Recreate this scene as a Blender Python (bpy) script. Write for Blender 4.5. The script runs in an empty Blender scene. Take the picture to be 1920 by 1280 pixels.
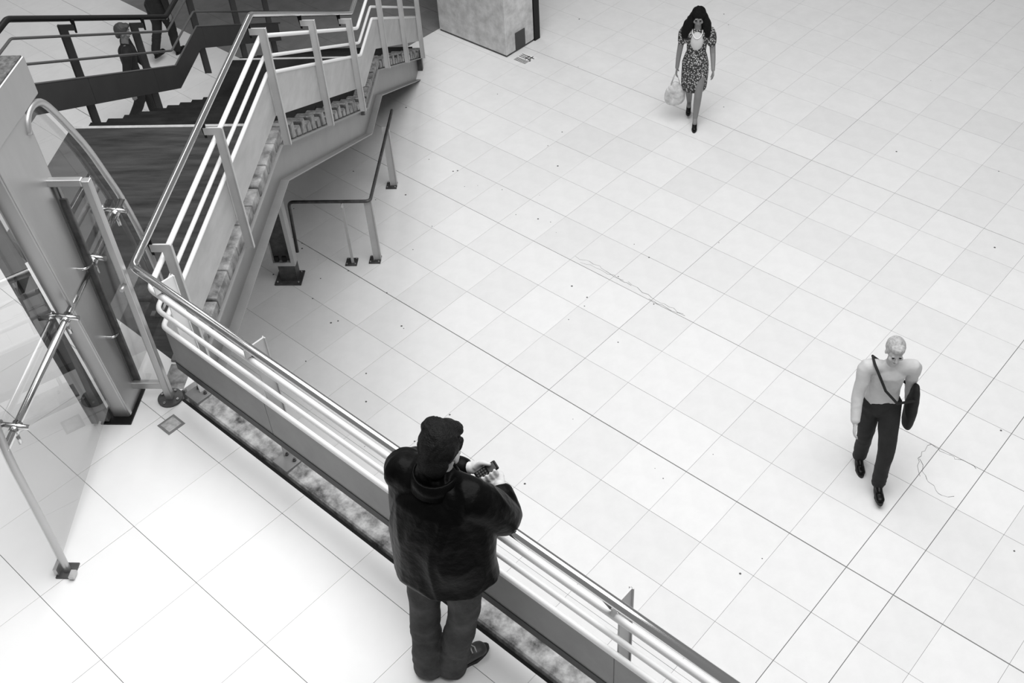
import bpy, bmesh, math, random
from mathutils import Vector, Matrix, noise
R = random.Random(7)
SC = bpy.context.scene
COL = SC.collection

# ------------------------------------------------------------------ camera, world, light, exposure
YAW, PIT, ROL = math.radians(134.46532221), math.radians(43.74539557), math.radians(4.08918292)
FPX = 2066.920
CAMP = Vector((7.6951, -5.9576, 4.915))
fw = Vector((math.cos(YAW)*math.cos(PIT), math.sin(YAW)*math.cos(PIT), -math.sin(PIT)))
rt = fw.cross(Vector((0, 0, 1))).normalized()
dn = fw.cross(rt)
rt, dn = (math.cos(ROL)*rt + math.sin(ROL)*dn), (-math.sin(ROL)*rt + math.cos(ROL)*dn)
cam_data = bpy.data.cameras.new('camera'); cam = bpy.data.objects.new('camera', cam_data); COL.objects.link(cam)
cam_data.sensor_width = 36.0; cam_data.lens = FPX/1920*36.0; cam_data.clip_start = 0.05; cam_data.clip_end = 200
Mx = Matrix((rt, -dn, -fw)).transposed().to_4x4(); Mx.translation = CAMP
cam.matrix_world = Mx
SC.camera = cam

W = bpy.data.worlds.new('world'); SC.world = W; W.use_nodes = True
W.node_tree.nodes['Background'].inputs[0].default_value = (0.5, 0.5, 0.5, 1)
W.node_tree.nodes['Background'].inputs[1].default_value = 0.52

def area_light(name, loc, size, power, target):
    l = bpy.data.lights.new(name, 'AREA'); l.shape = 'RECTANGLE'; l.size, l.size_y = size; l.energy = power
    o = bpy.data.objects.new(name, l); COL.objects.link(o); o.location = loc
    o.rotation_euler = (Vector(target)-Vector(loc)).to_track_quat('-Z', 'Y').to_euler()
    return o
area_light('overhead_light', (4.6, -0.6, 9.0), (11, 11), 1730, (4.6, -0.6, 0))
st_l = area_light('overhead_light', (-7.5, 6.0, 10.0), (12, 2.2), 470, (-7.5, 6.0, 0))  # added strip lamp for handrail gleam and the left floor, no known source
st_l.rotation_euler = (0, 0, math.radians(128.6))
SC.view_settings.view_transform = 'Standard'; SC.view_settings.look = 'None'
SC.view_settings.gamma = 1.0; SC.view_settings.use_curve_mapping = False
SC.view_settings.exposure = 0.0

# ------------------------------------------------------------------ materials
MATS = {}
def mat(name, v, rough=0.5, metal=0.0, rotz=0.0, mott=0.0, mscale=8.0, bump=0.0, bscale=60.0, rnd=0.0, stretch=None, spec=0.5, detail=5):
    """grey procedural material: v = base value, mott = mottling, rnd = per-object variation"""
    m = bpy.data.materials.new(name); m.use_nodes = True; nt = m.node_tree; N = nt.nodes; L = nt.links
    b = N['Principled BSDF']; b.inputs['Roughness'].default_value = rough; b.inputs['Metallic'].default_value = metal
    b.inputs['Specular IOR Level'].default_value = spec
    b.inputs['Base Color'].default_value = (v, v, v, 1)
    tc = N.new('ShaderNodeTexCoord'); out = None
    src = tc.outputs['Object']
    if rotz:
        m0 = N.new('ShaderNodeMapping'); m0.inputs['Rotation'].default_value = (0, 0, rotz); L.new(src, m0.inputs[0]); src = m0.outputs[0]
    if stretch:
        mp = N.new('ShaderNodeMapping'); mp.inputs['Scale'].default_value = stretch; L.new(src, mp.inputs[0]); src = mp.outputs[0]
    if mott:
        nz = N.new('ShaderNodeTexNoise'); nz.inputs['Scale'].default_value = mscale; nz.inputs['Detail'].default_value = detail
        nz.inputs['Roughness'].default_value = 0.62
        L.new(src, nz.inputs['Vector'])
        mr = N.new('ShaderNodeMapRange'); mr.inputs[1].default_value = 0.32; mr.inputs[2].default_value = 0.68
        mr.inputs[3].default_value = v*(1-mott); mr.inputs[4].default_value = v*(1+mott)
        L.new(nz.outputs[0], mr.inputs[0]); out = mr.outputs[0]
    if rnd:
        oi = N.new('ShaderNodeObjectInfo')
        mr2 = N.new('ShaderNodeMapRange'); mr2.inputs[3].default_value = 1-rnd; mr2.inputs[4].default_value = 1+rnd*0.35
        L.new(oi.outputs['Random'], mr2.inputs[0])
        mu = N.new('ShaderNodeMath'); mu.operation = 'MULTIPLY'
        if out: L.new(out, mu.inputs[0])
        else: mu.inputs[0].default_value = v
        L.new(mr2.outputs[0], mu.inputs[1]); out = mu.outputs[0]
    if out: L.new(out, b.inputs['Base Color'])
    if bump:
        n2 = N.new('ShaderNodeTexNoise'); n2.inputs['Scale'].default_value = bscale; n2.inputs['Detail'].default_value = 4
        L.new(src, n2.inputs['Vector'])
        bp = N.new('ShaderNodeBump'); bp.inputs['Strength'].default_value = bump; bp.inputs['Distance'].default_value = 0.01
        L.new(n2.outputs[0], bp.inputs['Height']); L.new(bp.outputs[0], b.inputs['Normal'])
    MATS[name] = m
    return m

mat('floor_tile_low', 0.78, 0.55, mott=0.03, mscale=5, rnd=0.05, spec=0.3)
mat('floor_tile_shaded', 0.20, 0.6, mott=0.12, mscale=4, rnd=0.1, spec=0.3)  # pale tile with shade put into its base value
mat('floor_tile_land', 0.80, 0.5, mott=0.015, mscale=5, rnd=0.02, spec=0.3)
mat('grout', 0.22, 0.9); mat('joint_dark', 0.10, 0.9)
mat('kerb_concrete', 0.30, 0.85, mott=0.85, mscale=9, bump=0.5, bscale=40)
mat('kerb_side', 0.02, 0.9)
mat('paint', 0.47, 0.45, mott=0.06, mscale=4)
mat('paint_panel', 0.42, 0.5, mott=0.12, mscale=3, stretch=(1, 1, 2.5))
mat('paint_panel_grey', 0.27, 0.5, mott=0.12, mscale=3)
mat('paint_white', 0.84, 0.4)
mat('paint_dark', 0.045, 0.45, mott=0.1, mscale=4)  # bottom rail's own grey; on the far railing it stands for shade
mat('bar_shaded', 0.10, 0.4)  # far railing bars, shade put into the base value
mat('black_paint', 0.010, 0.45, spec=.2)
mat('chrome', 0.66, 0.12, metal=1.0)
mat('brushed', 0.50, 0.38, metal=0.75, mott=0.08, mscale=3, stretch=(1, 1, .25))
mat('column_dark', 0.10, 0.5, metal=0.2, mott=0.2, mscale=6)
mat('steel_mid', 0.22, 0.45, metal=0.3)
mat('plate_inlay', 0.42, 0.6, mott=0.3, mscale=30)
mat('steel_dark', 0.07, 0.45, metal=0.3, mott=0.4, mscale=12)
mat('beam_paint', 0.20, 0.4, mott=0.08, mscale=4)
mat('tread', 0.010, 0.7, spec=.15, mott=0.55, mscale=3.2, stretch=(1, 1, 1), bump=0.15, bscale=90)
mat('platform_stone', 0.034, 0.6, spec=.25, mott=0.62, mscale=4.5, bump=0.1, bscale=60, rotz=math.radians(-38.6), stretch=(.35, 2.6, 1))
mat('nosing', 0.40, 0.6, mott=0.2, mscale=10)
mat('tread_end', 0.12, 0.25, mott=0.75, mscale=14, bump=0.6, bscale=25)
mat('edge_stone', 0.22, 0.5, mott=0.7, mscale=9, bump=0.4, bscale=30)
mat('concrete', 0.56, 0.85, mott=0.22, mscale=7, bump=0.2, bscale=60)
mat('concrete_dark', 0.17, 0.85, mott=0.22, mscale=7, bump=0.2, bscale=60)
mat('plate_grey', 0.05, 0.6)
mat('canopy_top', 0.09, 0.9, mott=0.6, mscale=45, bump=0.4, bscale=120)
mat('jacket', 0.0025, 0.42, mott=0.3, mscale=12, bump=0.9, bscale=13, spec=0.07)
mat('jeans', 0.060, 0.8, mott=0.4, mscale=9, bump=0.3, bscale=200, spec=0.2)
mat('skin', 0.50, 0.55, spec=0.3); mat('skin_tan', 0.22, 0.55, spec=0.3)
mat('hair', 0.004, 0.5, mott=0.5, mscale=40, bump=0.7, bscale=120, stretch=(1, 1, 3), spec=0.14)
mat('hair_grey', 0.42, 0.6, mott=0.3, mscale=40, bump=0.5, bscale=120)
mat('shoe', 0.05, 0.4, mott=0.3, mscale=14); mat('sole', 0.008, 0.7); mat('black', 0.003, 0.35, spec=.2)
mat('lace', 0.5, 0.7)
mat('black_cloth', 0.010, 0.8, mott=0.3, mscale=10); mat('shirt_pale', 0.55, 0.8, mott=0.08, mscale=8)
mat('white_cloth', 0.62, 0.8); mat('bag_pale', 0.55, 0.5, mott=0.35, mscale=9); mat('sock', 0.30, 0.9)
mat('slab', 0.25, 0.8)
def dress_mat():
    m = bpy.data.materials.new('dress_print'); m.use_nodes = True; N = m.node_tree.nodes; L = m.node_tree.links
    b = N['Principled BSDF']; b.inputs['Roughness'].default_value = 0.8
    tc = N.new('ShaderNodeTexCoord'); v = N.new('ShaderNodeTexVoronoi'); v.inputs['Scale'].default_value = 42
    L.new(tc.outputs['Object'], v.inputs['Vector'])
    r = N.new('ShaderNodeValToRGB'); r.color_ramp.elements[0].position = 0.25; r.color_ramp.elements[0].color = (.55, .55, .55, 1)
    r.color_ramp.elements[1].position = 0.5; r.color_ramp.elements[1].color = (.03, .03, .03, 1)
    L.new(v.outputs['Distance'], r.inputs[0]); L.new(r.outputs[0], b.inputs['Base Color']); MATS['dress_print'] = m
dress_mat()
def glass_mat():
    m = bpy.data.materials.new('tinted_glass'); m.use_nodes = True; N = m.node_tree.nodes; L = m.node_tree.links
    N.remove(N['Principled BSDF']); out = N['Material Output']
    t = N.new('ShaderNodeBsdfTransparent'); t.inputs[0].default_value = (.87, .87, .87, 1)
    g = N.new('ShaderNodeBsdfGlossy'); g.inputs['Roughness'].default_value = 0.01; g.inputs[0].default_value = (.9, .9, .9, 1)
    f = N.new('ShaderNodeFresnel'); f.inputs[0].default_value = 1.9
    mx = N.new('ShaderNodeMixShader')
    ge = N.new('ShaderNodeNewGeometry'); iv = N.new('ShaderNodeMath'); iv.operation = 'SUBTRACT'; iv.inputs[0].default_value = 1.0
    L.new(ge.outputs['Backfacing'], iv.inputs[1]); mu = N.new('ShaderNodeMath'); mu.operation = 'MULTIPLY'
    L.new(f.outputs[0], mu.inputs[0]); L.new(iv.outputs[0], mu.inputs[1])
    L.new(mu.outputs[0], mx.inputs[0]); L.new(t.outputs[0], mx.inputs[1]); L.new(g.outputs[0], mx.inputs[2])
    L.new(mx.outputs[0], out.inputs[0]); MATS['tinted_glass'] = m
glass_mat()

# ------------------------------------------------------------------ mesh helpers
class MB:
    def __init__(s): s.v = []; s.f = []; s.smooth = []
    def add(s, vs, fs, smooth=False):
        k = len(s.v); s.v += [Vector(v) for v in vs]
        for f in fs: s.f.append([i+k for i in f]); s.smooth.append(smooth)
        return s
    def prism(s, poly, ext):
        """closed prism: polygon (3-D points) swept by vector ext"""
        poly = [Vector(p) for p in poly]; ext = Vector(ext); n = len(poly)
        nn = Vector((0, 0, 0))
        for i in range(n): nn += (poly[i]-poly[0]).cross(poly[(i+1) % n]-poly[0])
        if nn.dot(ext) > 0: poly = poly[::-1]
        vs = poly+[p+ext for p in poly]
        fs = [list(range(n)), [n+i for i in range(n)][::-1]]+[[i, n+i, n+(i+1) % n, (i+1) % n] for i in range(n)]
        fs = [f[::-1] for f in fs] if False else fs
        return s.add(vs, fs)
    def box(s, p, a, b, c):
        p = Vector(p); a = Vector(a); b = Vector(b)
        return s.prism([p, p+a, p+a+b, p+b], c)
    def bx(s, x0, x1, y0, y1, z0, z1):
        return s.box((x0, y0, z0), (x1-x0, 0, 0), (0, y1-y0, 0), (0, 0, z1-z0))
    def tube(s, pts, r, seg=12, caps=True):
        pts = [Vector(p) for p in pts]; n = len(pts)
        rr = r if isinstance(r, (list, tuple)) else [r]*n
        tang = []
        for i in range(n):
            a = (pts[i]-pts[i-1]).normalized() if i else None
            b = (pts[i+1]-pts[i]).normalized() if i < n-1 else None
            tang.append((a or b)+(b or a))
            tang[-1].normalize()
        up = Vector((0, 0, 1)) if abs(tang[0].z) < .9 else Vector((1, 0, 0))
        u = tang[0].cross(up).normalized(); vs = []
        for i in range(n):
            u = (u-tang[i]*u.dot(tang[i])).normalized(); w = tang[i].cross(u)
            k = 1.0
            if 0 < i < n-1:
                c = (pts[i]-pts[i-1]).normalized().dot(tang[i]); k = 1/max(c, .5)
            for j in range(seg):
                a = 2*math.pi*j/seg; off = (u*math.cos(a)+w*math.sin(a))*rr[i]
                if k > 1.001:
                    bis = ((pts[i+1]-pts[i]).normalized()-(pts[i]-pts[i-1]).normalized())
                    if bis.length > 1e-6:
                        bis.normalize(); off += bis*off.dot(bis)*(k-1)
                vs.append(pts[i]+off)
        fs = [[i*seg+j, i*seg+(j+1) % seg, (i+1)*seg+(j+1) % seg, (i+1)*seg+j] for i in range(n-1) for j in range(seg)]
        s.add(vs, fs, True)
        if caps:
            k = len(s.v)-len(vs)
            s.f.append([k+j for j in range(seg)][::-1]); s.smooth.append(False)
            s.f.append([k+(n-1)*seg+j for j in range(seg)]); s.smooth.append(False)
        return s
    def cyl(s, c, r, h, seg=24, axis=(0, 0, 1)):
        c = Vector(c); return s.tube([c, c+Vector(axis)*h], r, seg)
    def ell(s, c, rad, rot=None, u=18, v=12):
        c = Vector(c); vs = []; fs = []
        for i in range(1, v):
            t = math.pi*i/v
            for j in range(u):
                a = 2*math.pi*j/u
                vs.append(Vector((math.sin(t)*math.cos(a)*rad[0], math.sin(t)*math.sin(a)*rad[1], math.cos(t)*rad[2])))
        vs.append(Vector((0, 0, rad[2]))); vs.append(Vector((0, 0, -rad[2]))); T = len(vs)-2
        if rot: vs = [rot @ q for q in vs]
        vs = [q+c for q in vs]
        for i in range(v-2):
            for j in range(u): fs.append([i*u+j, (i+1)*u+j, (i+1)*u+(j+1) % u, i*u+(j+1) % u])
        for j in range(u):
            fs.append([T, j, (j+1) % u]); fs.append([T+1, (v-2)*u+(j+1) % u, (v-2)*u+j])
        return s.add(vs, fs, True)
    def limb(s, pts, rad, flat=None, seg=16):
        """closed rounded loft along a polyline, tapered; flat=(dir,k) squashes the section along dir"""
        P = []; Rr = []
        pts = [Vector(p) for p in pts]
        sm = []; rs = []
        n = len(pts)
        for i in range(n-1):                       # Catmull-Rom resampling keeps joints smooth
            p0 = pts[max(i-1, 0)]; p1 = pts[i]; p2 = pts[i+1]; p3 = pts[min(i+2, n-1)]
            for k in range(4):
                t = k/4
                sm.append(0.5*((2*p1)+(p2-p0)*t+(2*p0-5*p1+4*p2-p3)*t*t+(-p0+3*p1-3*p2+p3)*t**3))
                rs.append(rad[i]*(1-t)+rad[i+1]*t)
        sm.append(pts[-1]); rs.append(rad[-1])
        d0 = (sm[1]-sm[0]).normalized(); d1 = (sm[-1]-sm[-2]).normalized()
        for a in (80, 60, 35): P.append(sm[0]-d0*rs[0]*math.sin(math.radians(a))*.8); Rr.append(rs[0]*math.cos(math.radians(a)))
        P += sm; Rr += rs
        for a in (35, 60, 80): P.append(sm[-1]+d1*rs[-1]*math.sin(math.radians(a))*.8); Rr.append(rs[-1]*math.cos(math.radians(a)))
        k0 = len(s.v); s.tube(P, Rr, seg)
        if flat:
            fd = Vector(flat[0]).normalized()
            for i, p in enumerate(P):
                for j in range(seg):
                    q = s.v[k0+i*seg+j]; o = q-p; s.v[k0+i*seg+j] = p+o+fd*o.dot(fd)*(flat[1]-1)
        return s
    def mesh(s, name, origin=(0, 0, 0)):
        o = Vector(origin); m = bpy.data.meshes.new(name)
        m.from_pydata([tuple(v-o) for v in s.v], [], s.f); m.update()
        m.polygons.foreach_set('use_smooth', s.smooth)
        return m

def wloc(p):
    v = Vector((0, 0, 0))
    while p: v += p.location; p = p.parent
    return v
def tag(o, label=None, cat=None, group=None, kind=None):
    if label: o['label'] = label
    if cat: o['category'] = cat
    if group: o['group'] = group
    if kind: o['kind'] = kind
    return o
def obj(name, mb, m, parent=None, bevel=0.0, loc=None, label=None, kind=None):
    if loc is None: loc = wloc(parent)
    me = mb.mesh(name, loc) if isinstance(mb, MB) else mb
    me.materials.clear(); me.materials.append(MATS[m] if isinstance(m, str) else m)
    if isinstance(mb, MB):
        b = bmesh.new(); b.from_mesh(me); bmesh.ops.recalc_face_normals(b, faces=b.faces); b.to_mesh(me); b.free()
    o = bpy.data.objects.new(name, me); COL.objects.link(o)
    if parent: o.parent = parent; o.location = Vector(loc)-wloc(parent)
    else: o.location = loc
    if bevel:
        bv = o.modifiers.new('bevel', 'BEVEL'); bv.width = bevel; bv.segments = 2; bv.limit_method = 'ANGLE'
    return tag(o, label, kind=kind)
def thing(name, loc, label, cat, group=None, kind=None):
    o = bpy.data.objects.new(name, None); o.empty_display_size = .1; COL.objects.link(o); o.location = loc
    return tag(o, label, cat, group, kind)

# stair frame: s runs down the stair, n points out to its near side
S = Vector((-.62368, .78167, 0)).normalized(); NN = Vector((S.y, -S.x, 0)); O = Vector((2.770, -3.897, 0))
def P(sc, nc, z): return O+S*sc+NN*nc+Vector((0, 0, z))
Z = Vector((0, 0, 1)); G = -3.485

# ------------------------------------------------------------------ LOWER FLOOR: tiles one by one
def project(p):
    q = Vector(p)-CAMP; d = q.dot(fw)
    return 960+FPX*q.dot(rt)/d, 640+FPX*q.dot(dn)/d, d
lx = [-.583*k for k in range(22, 0, -1)]
xs = lx+[0, .5813, 1.1575, 1.751, 2.3395, 2.9202, 3.5109, 4.0871, 4.6645, 5.2339, 5.8145, 6.2683, 6.7232]+[6.7232+.583*k for k in range(1, 9)]
ys = [-.602*k for k in range(15, 0, -1)]+[0, .6045, 1.2044, 1.7883, 2.3988, 3.0052, 3.598, 4.190, 4.7824, 5.2747]+[5.2747+.600*k for k in range(1, 13)]
main_y = {0: .011, 9: .008, 3: .007, 4: .0045}; main_x = {10: .007, 11: .007, 4: .005}
i0 = xs.index(0); j0 = ys.index(0)
low = MB(); low.bx(xs[0], xs[-1], ys[0], ys[-1], G-.06, G-.010)
lower = obj('floor', low, 'grout'); tag(lower, 'lower concourse floor of pale square tiles below the railing', None, kind='structure')
tiles = []
for i in range(len(xs)-1):
    for j in range(len(ys)-1):
        gx0 = main_x.get(i-i0, .0026)/2; gx1 = main_x.get(i+1-i0, .0026)/2
        gy0 = main_y.get(j-j0, .0036)/2; gy1 = main_y.get(j+1-j0, .0036)/2
        a = (xs[i]+gx0, xs[i+1]-gx1, ys[j]+gy0, ys[j+1]-gy1)
        cx, cy = (a[0]+a[1])/2, (a[2]+a[3])/2
        u, v, d = project((cx, cy, G))
        tiles.append((not (-60 < u < 1980 and -60 < v < 1340), d, a))
tiles.sort(key=lambda t: (t[0], t[1]))
cache = {}
def tile_obj(a, ztop, th, m, parent, name='tile'):
    w, h = a[1]-a[0], a[3]-a[2]; key = (round(w, 4), round(h, 4), m)
    if key not in cache:
        b = MB(); b.bx(-w/2, w/2, -h/2, h/2, -th, 0); me = b.mesh('tile')
        bb = bmesh.new(); bb.from_mesh(me); bmesh.ops.recalc_face_normals(bb, faces=bb.faces); bb.to_mesh(me); bb.free()
        me.materials.append(MATS[m]); cache[key] = me
    o = bpy.data.objects.new(name, cache[key]); COL.objects.link(o); o.parent = parent
    o.location = Vector(((a[0]+a[1])/2, (a[2]+a[3])/2, ztop+R.uniform(-.0006, .0006)))-parent.location
    return o
def shade_zone(a): return a[0] < -4.6 and a[2] > 2.3  # tiles here carry the floor's shade in a darker colour
for t in tiles[:300]: tile_obj(t[2], G, .012, 'floor_tile_shaded' if shade_zone(t[2]) else 'floor_tile_low', lower)
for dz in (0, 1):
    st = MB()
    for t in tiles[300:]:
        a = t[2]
        if shade_zone(a) == bool(dz): st.bx(a[0], a[1], a[2], a[3], G-.012, G)
    obj('tile', st, ('floor_tile_low', 'floor_tile_shaded')[dz], lower, kind='stuff')
def crack(pts, w=.004):
    b = MB(); q = []
    for (x0, y0), (x1, y1) in zip(pts, pts[1:]):
        for k in range(5):
            t_ = k/5; q.append(Vector((x0+(x1-x0)*t_+R.uniform(-.02, .02), y0+(y1-y0)*t_+R.uniform(-.02, .02), G+.0007)))
    for a, c in zip(q, q[1:]):
        d = (c-a).normalized(); n_ = Vector((-d.y, d.x, 0))*w/2*R.uniform(.5, 1.2)
        b.prism([a-n_, c-n_, c+n_, a+n_], (0, 0, .0006))
    return b
CR = MB()
for pts in ([(1.18, 1.867), (1.49, 1.90), (1.82, 1.875), (2.04, 1.835)], [(1.30, 1.84), (1.60, 1.85), (1.95, 1.90)], [(1.95, 1.90), (2.33, 1.825), (2.60, 1.84), (2.82, 1.83)], [(2.30, 1.81), (2.62, 1.815), (2.8, 1.84)],
            [(5.70, 1.783), (5.88, 1.75), (6.03, 1.775), (6.24, 1.79)], [(5.73, 1.55), (5.86, 1.40), (6.06, 1.27), (6.24, 1.34)], [(5.72, 1.78), (5.73, 1.55), (5.84, 1.29)]):
    c_ = crack(pts); CR.add(c_.v, c_.f)
obj('crack', CR, 'joint_dark', lower, kind='stuff')
SPK = MB()
for k in range(110):
    x = R.uniform(-6, 7.5); y = R.uniform(-2.5, 9); r_ = R.uniform(.004, .013)
    if k < 45: x = R.uniform(-2.5, 2); y = R.uniform(-1.5, 2.5)
    SPK.cyl((x, y, G), r_, .0012, 7)
obj('speck', SPK, 'joint_dark', lower, kind='stuff')

# ------------------------------------------------------------------ LANDING FLOOR
YK = -3.978
slab = MB(); slab.bx(-1.5, 9.5, -9.0, YK, -.30, -.010)
land = obj('floor', slab, 'grout'); tag(land, 'white tiled upper landing floor the man stands on', None, kind='structure')
lxs = [3.430+.581*k for k in range(-8, 10)]; lys = [-4.143-.595*k for k in range(0, 8)]+[YK]
lys = sorted(lys)
for i in range(len(lxs)-1):
    for j in range(len(lys)-1):
        a = (lxs[i]+.0010, lxs[i+1]-.0010, lys[j]+.0017, lys[j+1]-(.0017 if j < len(lys)-2 else 0))
        if a[0] < -1.4: continue
        u, v, d = project(((a[0]+a[1])/2, (a[2]+a[3])/2, 0))
        if -500 < u < 2300 and -500 < v < 1900: tile_obj(a, 0, .012, 'floor_tile_land', land)
# narrow strip of landing left of the kerb, up to the stair opening
sp = MB()
sp.bx(.8, 2.76, YK, -3.80, -.30, 0.0); obj('threshold_strip', sp, 'floor_tile_land', land)

# kerb beside the railing
kb = MB()
pr = [(-3.944, -.16), (-3.944, .004), (-3.934, .014), (-3.82, .022), (-3.78, .022), (-3.78, -.30), (-3.944, -.30)]
kb.prism([(2.86, y, z) for y, z in pr], (6.7, 0, 0))
kerb = obj('trim_1', kb, 'kerb_concrete'); tag(kerb, 'stained concrete kerb along the foot of the landing railing', None, kind='structure')
g = MB(); g.bx(2.80, 9.5, YK, -3.944, -.30, -.035); obj('shadow_gap', g, 'kerb_side', kerb)
for xa in (2.90, 3.76, 5.0, 6.24):
    b = MB(); b.bx(xa-.065, xa+.065, -3.946, -3.835, .014, .034)
    ap = obj('anchor_plate', b, 'beam_paint', kerb, bevel=.002)
    for dx in (-.035, .035):
        c = MB(); c.cyl((xa+dx, -3.86, .034), .011, .012, 8); c.cyl((xa+dx, -3.86, .046), .006, .010, 8); obj('bolt', c, 'steel_dark', ap)

# ------------------------------------------------------------------ STAIRCASE
RIS = .1663; RIS2 = .1656; G1 = .3236; S1 = 3.03; ZL = -1.663; S2 = 7.08; G2 = .322; SL = .514
NW0, NW1 = -1.81, -.17; NE = -.005
stairs = thing('staircase', P(3, -1, 0), 'dark-treaded steel staircase going down from the landing to the lower floor', 'staircase')
pf = MB()
cuty = -3.80
def s_at(nc, y): return (y-O.y-NN.y*nc)/S.y
pf.prism([P(s_at(NW0, cuty), NW0, -.14), P(s_at(NW1, cuty), NW1, -.14), P(S1, NW1, -.14), P(S1, NW0, -.14)], (0, 0, .14))
plat = obj('platform', pf, 'platform_stone', stairs)
# far-left extension of the platform behind the glass
pe = MB(); pe.prism([P(s_at(-3.2, cuty), -3.2, -.14), P(s_at(NW0-.001, cuty), NW0-.001, -.14), P(.7, NW0-.001, -.14), P(.7, -3.2, -.14)], (0, 0, .14))
obj('platform', pe, 'platform_stone', stairs)
def strip(s0, z):
    b = MB(); b.box(P(s0-.035, NW0, z), S*.035, NN*(NW1-NW0), Z*.004); return b
obj('nosing', strip(S1, 0), 'nosing', stairs, label='pale nosing strip')
K1, K2, K3 = 2.84, 6.075, 6.907          # where the beam line breaks
def base_z(sc, k=(2.90, 6.137, 6.969)):
    if sc < k[0]: return 0.0
    if sc < k[1]: return -(sc-k[0])*SL
    if sc < k[2]: return ZL
    return ZL-(sc-k[2])*SL
def channel_z(sc): return base_z(sc, (K1, K2, K3))-.083
def flight(s0, z0, go, n, ris):
    for k in range(1, n+1):
        a = s0+go*(k-1); z = z0-ris*k
        b = MB()
        b.prism([P(a-.02, NW0, z), P(a+go, NW0, z), P(a+go, NW0, z-.06), P(a, NW0, z-.06), P(a, NW0, z+ris-.045), P(a-.02, NW0, z+ris-.045)], NN*(NW1-NW0))
        obj('tread', b, 'tread', stairs)
        for q in range(2):                                   # two end stones per step
            e = MB()
            s_a = a+go*q/2+.014+R.uniform(-.004, .004); s_b = a+go*(q+1)/2-.014; up = .03*(1-q)+R.uniform(-.01, .01)
            e.prism([P(s_a, NW1+.004, channel_z(s_a)+.001), P(s_b, NW1+.004, channel_z(s_b)+.001), P(s_b-.02, NW1+.004, z+.005+up), P(s_a+.01, NW1+.004, z+.03+up)], NN*(NE-NW1-.004))
            obj('tread_end', e, 'tread_end', stairs, bevel=.012)
flight(S1, 0, G1, 9, RIS)
lb = MB(); a = S1+9*G1
lb.prism([P(a, NW0, ZL), P(S2, NW0, ZL), P(S2, NW0, ZL-.14), P(a-.02, NW0, ZL-.14), P(a-.02, NW0, ZL+RIS-.045), P(a, NW0, ZL+RIS-.045)], NN*(NW1-NW0))
obj('half_landing', lb, 'tread', stairs)
obj('nosing', strip(S2, ZL), 'nosing', stairs, label='pale nosing strip')
obj('nosing', strip(S1+9*G1+.05, ZL), 'nosing', stairs, label='pale nosing strip')
flight(S2, ZL, G2, 10, RIS2)
# edge stones of the platform and the half landing
def stones(s0, s1, z, m, lo, hi):
    sc = s0
    while sc < s1-.05:
        sb = min(sc+R.uniform(lo, hi), s1); e = MB()
        e.box(P(sc+.004, NW1+.004, z-.11), S*(sb-sc-.008), NN*(NE-NW1-.004), Z*(.12+R.uniform(-.01, .012)))
        obj('edge_stone', e, m, stairs, bevel=.012); sc = sb
stones(-.02, S1, 0.0, 'edge_stone', .22, .32)
stones(S1+9*G1, S2, ZL, 'tread_end', .16, .24)
# side beams: C-channels with outward flanges
def beam(n_out, sgn, name, m, s_start, s_end=9.95):
    b = MB(); H = .327; tt = math.tan(math.atan(SL)/2); T0 = -.083
    def path(off):                                          # mitred offset lines below the top line
        o = [(s_start, T0-off)]+[(k-off*tt*.6, base_z(k, (K1, K2, K3))+T0-off) for k in (K1, K2, K3)]
        zk = o[-1][1]; ze = zk-(s_end-o[-1][0])*SL
        o.append((s_end, ze) if ze > G else (o[-1][0]+(zk-G)/SL, G))
        return o
    T = path(0); B = path(H); T1 = path(.012); B1 = path(H-.012)
    def band(A, C, n0, n1):
        for i in range(4):
            b.prism([P(q[0], n0, q[1]) for q in (A[i], A[i+1], C[i+1], C[i])], NN*(n1-n0))
    nw = n_out-sgn*.075
    band(T, B, nw-.005, nw+.005); band(T, T1, min(nw, n_out), max(nw, n_out)); band(B1, B, min(nw, n_out), max(nw, n_out))
    if T[4][1] > G: b.prism([P(T[4][0], nw-.005, T[4][1]), P(B[4][0], nw-.005, B[4][1]), P(T[4][0], nw-.005, G)], NN*.01)
    return obj(name, b, m, stairs)
beam(0.018, 1, 'side_beam', 'beam_paint', -.05)
beam(-1.84, -1, 'side_beam', 'beam_paint', 1.0)
e = MB(); e.box(P(9.87, -.07, G), S*.085, NN*.09, Z*.30); obj('end_cap', e, 'steel_dark', stairs, label='dark steel foot closing the stair beam')

# ------------------------------------------------------------------ RAILINGS
AL = .129
def prof(h, k=(2.90, 6.137, 6.969), s0=0.0, s1=10.15, zl=ZL):
    d = AL*(h-.4); k = [q+d for q in k]
    return [(s0, h), (k[0], h), (k[1], h+zl), (k[2], h+zl), (s1, h+zl-(s1-k[2])*SL)]
def pz(p, sc):
    for (a, za), (c, zc) in zip(p, p[1:]):
        if a <= sc <= c: return za+(zc-za)*(sc-a)/(c-a)
    return p[0][1] if sc < p[0][0] else p[-1][1]
def bend(pts, r=.05, k=5):
    """round the inner corners of a polyline"""
    pts = [Vector(p) for p in pts]; out = [pts[0]]
    for i in range(1, len(pts)-1):
        a, b, c = pts[i-1], pts[i], pts[i+1]
        p0 = b+(a-b).normalized()*r; p1 = b+(c-b).normalized()*r
        for q in range(k+1):
            t = q/k; out.append((1-t)**2*p0+2*t*(1-t)*b+t*t*p1)
    out.append(pts[-1]); return out
rail = thing('guard_railing', (2.77, -3.90, 0), 'light grey steel railing with chrome handrail along landing and near side of stair', 'railing')
XE = 9.4; YB = -3.897; hz = 1.002; NH = -.047; YH = -3.930
hp = [(XE, YH, hz), P(s_at(NH, YH), NH, hz)]+[P(a, NH, z) for a, z in prof(hz)[1:]]
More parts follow.
